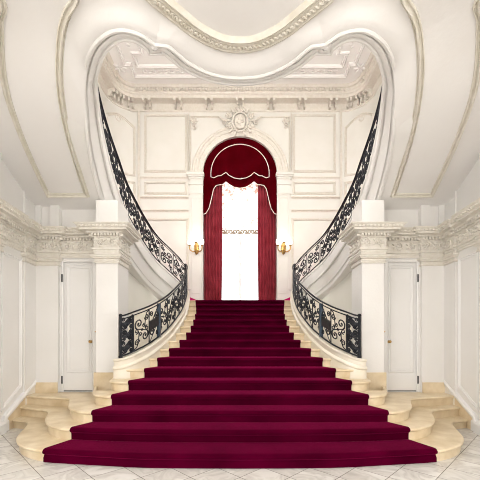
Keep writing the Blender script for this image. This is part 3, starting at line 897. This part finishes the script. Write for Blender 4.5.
r2 = abs(bw2[0][0]); cz = zy(174)
m = MB()
cord = [V((r2*cos(pi*i/32), YB-.04, cz+r2*sin(pi*i/32))) for i in range(33)]+[V((x, YB-.045, z)) for x, z in bw2]
m.tube(cord, .013, 6, True); m.build('cord', CORD, val, smooth=True, label='white cord edging')
m = MB(); m.tube([V((x, YB+.02, z)) for x, z in resample_xy] if False else [V((x, YB+.015, z)) for x, z in blw], .013, 6); m.build('cord', CORD, val, smooth=True, label='white cord edging')
# lace blind
rows = []
for j in range(25):
    r = []
    for i in range(61):
        x = -.62+1.24*i/60; zb = zy(230.5)-.05*abs(sin(i/60*pi*5)); zt = zy(180)
        r.append(V((x, YB+.25+.006*sin(i*.6), zb+(zt-zb)*j/24)))
    rows.append(r)
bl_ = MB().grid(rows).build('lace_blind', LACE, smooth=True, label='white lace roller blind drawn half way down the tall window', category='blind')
m = MB()
for j in range(10):
    x = -.55+1.1*j/9
    m.tube(spiral(V((x, YB+.235, zy(229.3))), .085, .02, (j % 2)*pi, 1.3*(1 if j % 2 else -1), V((1,0,0)), V((0,0,1)), 12), .018, 4)
LB = noisy('lace_border', (.20,.14,.08), (.32,.24,.15), 30, .8)
o = m.build('border_pattern', LB, bl_)

# sconces
for s_, mir in SIDES:
    sx = -1.41; z0 = 4.32; sy = YB-.065
    sc = thing('wall_sconce', 'gilt three-arm wall sconce with glowing shades, %s of the window' % s_, 'wall lamp', ((1 if mir else -1)*abs(sx), sy, z0), 'gilt wall sconces')
    c = V((sx, sy, z0))
    m = MB()
    m.blob(c+V((0,-.02,.02)), X*.075, V((0,.03,0)), Z*.20, 10, 8)
    m.blob(c+V((0,-.05,-.10)), X*.05, V((0,.04,0)), Z*.06, 8, 6)
    for s in (-1, 1):
        m.tube(spiral(c+V((.05*s,-.04,.10)), .045, .01, 0, 1.2*s, X, Z, 10), .010, 4)
        m.blob(c+V((.05*s,-.03,-.03)), (X*s+Z).normalized()*.06, (Z-X*s).normalized()*.025, V((0,.02,0)))
    m.build('backplate', BRASS, sc, mir, True)
    for dx, dy, dz in ((-.21,-.12,.09), (0,-.19,.17), (.19,-.12,.09)):
        m = MB(); e = c+V((dx, dy, dz))
        m.tube(cat([c+V((0,-.03,-.02)), c+V((dx*.4,dy*.6,-.10)), c+V((dx*.95,dy,-.04)), e], 5), .017, 6)
        m.lathe(e, [(.0,-.03),(.03,-.02),(.045,.005),(.025,.02),(.018,.035),(0,.035)], 10)
        am = m.build('arm', BRASS, sc, mir, True)
        m = MB(); m.lathe(e, [(.012,.03),(.045,.045),(.066,.09),(.060,.14),(.045,.17),(.05,.19)], 12)
        m.build('lamp_shade', LAMP, am, mir, True, label='glowing white glass shade')
    L = bpy.data.lights.new('sconce_light', 'POINT'); L.energy = 4; L.color = (1,.8,.6); L.shadow_soft_size = .1
    lo = bpy.data.objects.new('sconce_light', L); COL.objects.link(lo); lo.location = ((1 if mir else -1)*abs(sx), sy-.33, z0+.28)

# ------------------------------------------------------------------ wrought iron balustrades
def motif(k, w, h):
    """polyline list in (u along, v up) metres for one bay"""
    X2, Z2 = V((1,0,0)), V((0,0,1)); out = []
    def sp(cx, cz, r0, r1, a0, tn, rad=.012, n=16):
        out.append(([V((cx, 0, cz))+V((cos(a0+tn*2*pi*i/n), 0, sin(a0+tn*2*pi*i/n)))*(r0+(r1-r0)*i/n) for i in range(n+1)], rad))
    f = 1 if k % 2 else -1
    cx = w/2
    r = min(w, h)*.25
    sp(cx-f*w*.20, h*.70, r, r*.15, -pi/2 if f > 0 else -pi/2, -1.45*f, .0125)
    sp(cx+f*w*.20, h*.30, r, r*.15, pi/2, -1.45*f, .0125)
    out.append((cat([(cx-f*w*.20,0,h*.70-r), (cx,0,h*.5), (cx+f*w*.20,0,h*.30+r)], 4), .0125))
    sp(cx+f*w*.30, h*.82, r*.62, r*.1, pi, 1.4*f, .010)
    sp(cx-f*w*.30, h*.18, r*.62, r*.1, 0, 1.4*f, .010)
    sp(cx+f*w*.12, h*.60, r*.42, r*.1, pi*.2, 1.2*f, .009, 12)
    sp(cx-f*w*.12, h*.40, r*.42, r*.1, pi*1.2, 1.2*f, .009, 12)
    out.append((cat([(w*.04,0,h*.02), (w*.22,0,h*.10), (cx-f*w*.2,0,h*.45), (w*.08,0,h*.62)], 4), .008))
    out.append((cat([(w*.96,0,h*.98), (w*.78,0,h*.90), (cx+f*w*.2,0,h*.55), (w*.92,0,h*.38)], 4), .008))
    leaves = [(cx, h*.5, .030), (cx-f*w*.20, h*.70, .020), (cx+f*w*.20, h*.30, .020)]
    sp(cx+f*w*.34, h*.50, r*.5, r*.1, pi*.5, 1.2*f, .009, 12); sp(cx-f*w*.34, h*.50, r*.5, r*.1, -pi*.5, 1.2*f, .009, 12)
    return out, leaves
def balustrade(path, h, bays, label, mir, newel=False, dark_plate=None, tk=1.0):
    f, L = sampler(path); base = f(0)
    root = thing('balustrade', label, 'railing', ((-base.x if mir else base.x), base.y, base.z), 'wrought iron stair railings')
    P = resample(path, .08)
    up = lambda p, dz: V((p.x, p.y, p.z+dz))
    def bar(dz, hw, hh, name, mat=IRON):
        m = MB(); rows = []
        for i, p in enumerate(P):
            t = P[min(i+1, len(P)-1)]-P[max(i-1, 0)]; t.z = 0; t.normalize(); n = V((t.y, -t.x, 0))
            rows.append([up(p, dz)+n*a+V((0,0,b)) for a, b in ((-hw,-hh*.5),(-hw,hh*.4),(-hw*.5,hh),(hw*.5,hh),(hw,hh*.4),(hw,-hh*.5),(0,-hh))])
        m.grid(rows, cu=True); m.poly(rows[0][::-1]); m.poly(rows[-1])
        m.build(name, mat, root, mir, True)
    bar(h, .021, .014, 'handrail'); bar(.035, .014, .014, 'bottom_rail'); bar(h-.055, .010, .010, 'top_bar')
    hh = h-.10
    def M(s, v): p = f(s); return V((p.x, p.y, p.z+.045+v))
    s = 0
    for k, (w, kind) in enumerate(bays):
        w = w*L/sum(b[0] for b in bays)
        m = MB()
        if kind == 'dense':
            ml = []
            for q in range(3):
                a, lv = motif(q, w, hh/3*1.1)
                for pts, r in a: m.tube([M(s+p.x, p.z+q*hh/3) for p in pts], r*1.25, 4)
                for lx, lz, lr in lv: m.blob(M(s+lx, lz+q*hh/3), V((lr,0,0)), V((0,.012,0)), V((0,0,lr*1.5)), 5, 3)
            m.build('scroll_panel', IRON, root, mir)
        else:
            a, lv = motif(k, w, hh)
            for pts, r in a: m.tube([M(s+min(max(p.x, .01), w-.01), min(max(p.z, 0), hh)) for p in pts], r*tk, 4)
            for lx, lz, lr in lv: 
                t = (M(s+lx+.02, lz)-M(s+lx-.02, lz)).normalized()
                m.blob(M(s+lx, lz), t*lr*.8, t.cross(Z)*.010, Z*lr, 6, 3)
            m.build('scroll_panel', IRON, root, mir)
        m = MB(); a = M(s, -.02); b = M(s, hh+.01); r = .020 if kind == 'dense' else .012
        if kind == 'blue': r = .045
        m.tube([a, b], r, 4); m.build('baluster', IRONB if kind == 'blue' else IRON, root, mir)
        if kind == 'dense' or kind == 'dense2':
            m = MB(); m.tube([M(s+w-.01, -.02), M(s+w-.01, hh+.01)], .018, 4); m.build('baluster', IRON, root, mir)
        s += w
    if dark_plate:  # plain dark rectangle set in the scrollwork
        a, b = M(dark_plate[0], dark_plate[1]), M(dark_plate[2], dark_plate[1]); t = (b-a).normalized(); hz = dark_plate[3]
        m = MB(); m.obox((a+b)/2+Z*hz/2, t*(b-a).length/2, t.cross(Z)*.014, Z*hz/2); 
        m.build('dark_plate', BLACKM, root, mir, label='small dark rectangular plate')
    m = MB(); p = f(0)
    m.tube([up(p, 0), up(p, h)], .024, 6); m.tube([up(p, -.0), up(p, .04)], .035, 8); m.blob(up(p, h+.012), X*.032, V((0,.032,0)), Z*.028, 8, 6)
    m.build('newel_post', IRON, root, mir, True)
for s_, mir in SIDES:
    lowp = resample(LL, .03)
    balustrade(lowp, .70, [(.24,'dense'),(.42,''),(.40,''),(.40,'blue'),(.42,''),(.42,''),(.42,''),(.42,''),(.42,''),(.42,''),(.40,'')],
               'black scrolled iron balustrade beside the %s edge of the carpeted central flight' % s_, mir, True, (.60,.21,.93,.17))
    upp = resample([p+n*(.075*sstep((6.8-p.y)/1.6)) for p, n in zip(RF, RN)], .03)
    balustrade(upp, .66, [(.5,'')]*13, 'black scrolled iron balustrade climbing the upper %s flight toward the gallery' % s_, mir, tk=1.3)

# ------------------------------------------------------------------ light
for nm, loc, en, rad in (('hall_fill_light', (0, -1.6, 3.2), 210, .35), ('gallery_fill_light', (0, 2.0, 5.75), 410, .3)):  # invented fill lamps that brighten the hall and upper well
    L = bpy.data.lights.new(nm, 'POINT'); L.energy = en; L.color = (1, .97, .94); L.shadow_soft_size = rad
    lo = bpy.data.objects.new(nm, L); COL.objects.link(lo); lo.location = loc
w = bpy.data.worlds.new('World'); SC.world = w; w.use_nodes = True
bg = w.node_tree.nodes['Background']; bg.inputs[0].default_value = (1.0, .995, .985, 1); bg.inputs[1].default_value = 3.8

cam = bpy.data.cameras.new('Camera'); co = bpy.data.objects.new('Camera', cam); COL.objects.link(co)
co.location = (0, 0, EYE); co.rotation_euler = (pi/2, 0, 0)
cam.sensor_width = 36; cam.sensor_fit = 'HORIZONTAL'; cam.lens = 36*F/480; cam.shift_y = (PY0-240)/480; cam.clip_start = .05
SC.camera = co
SC.cycles.filter_width = 1.0
vs = SC.view_settings; vs.view_transform = 'Standard'; vs.look = 'None'; vs.gamma = 1; vs.use_curve_mapping = False; vs.exposure = 0.37
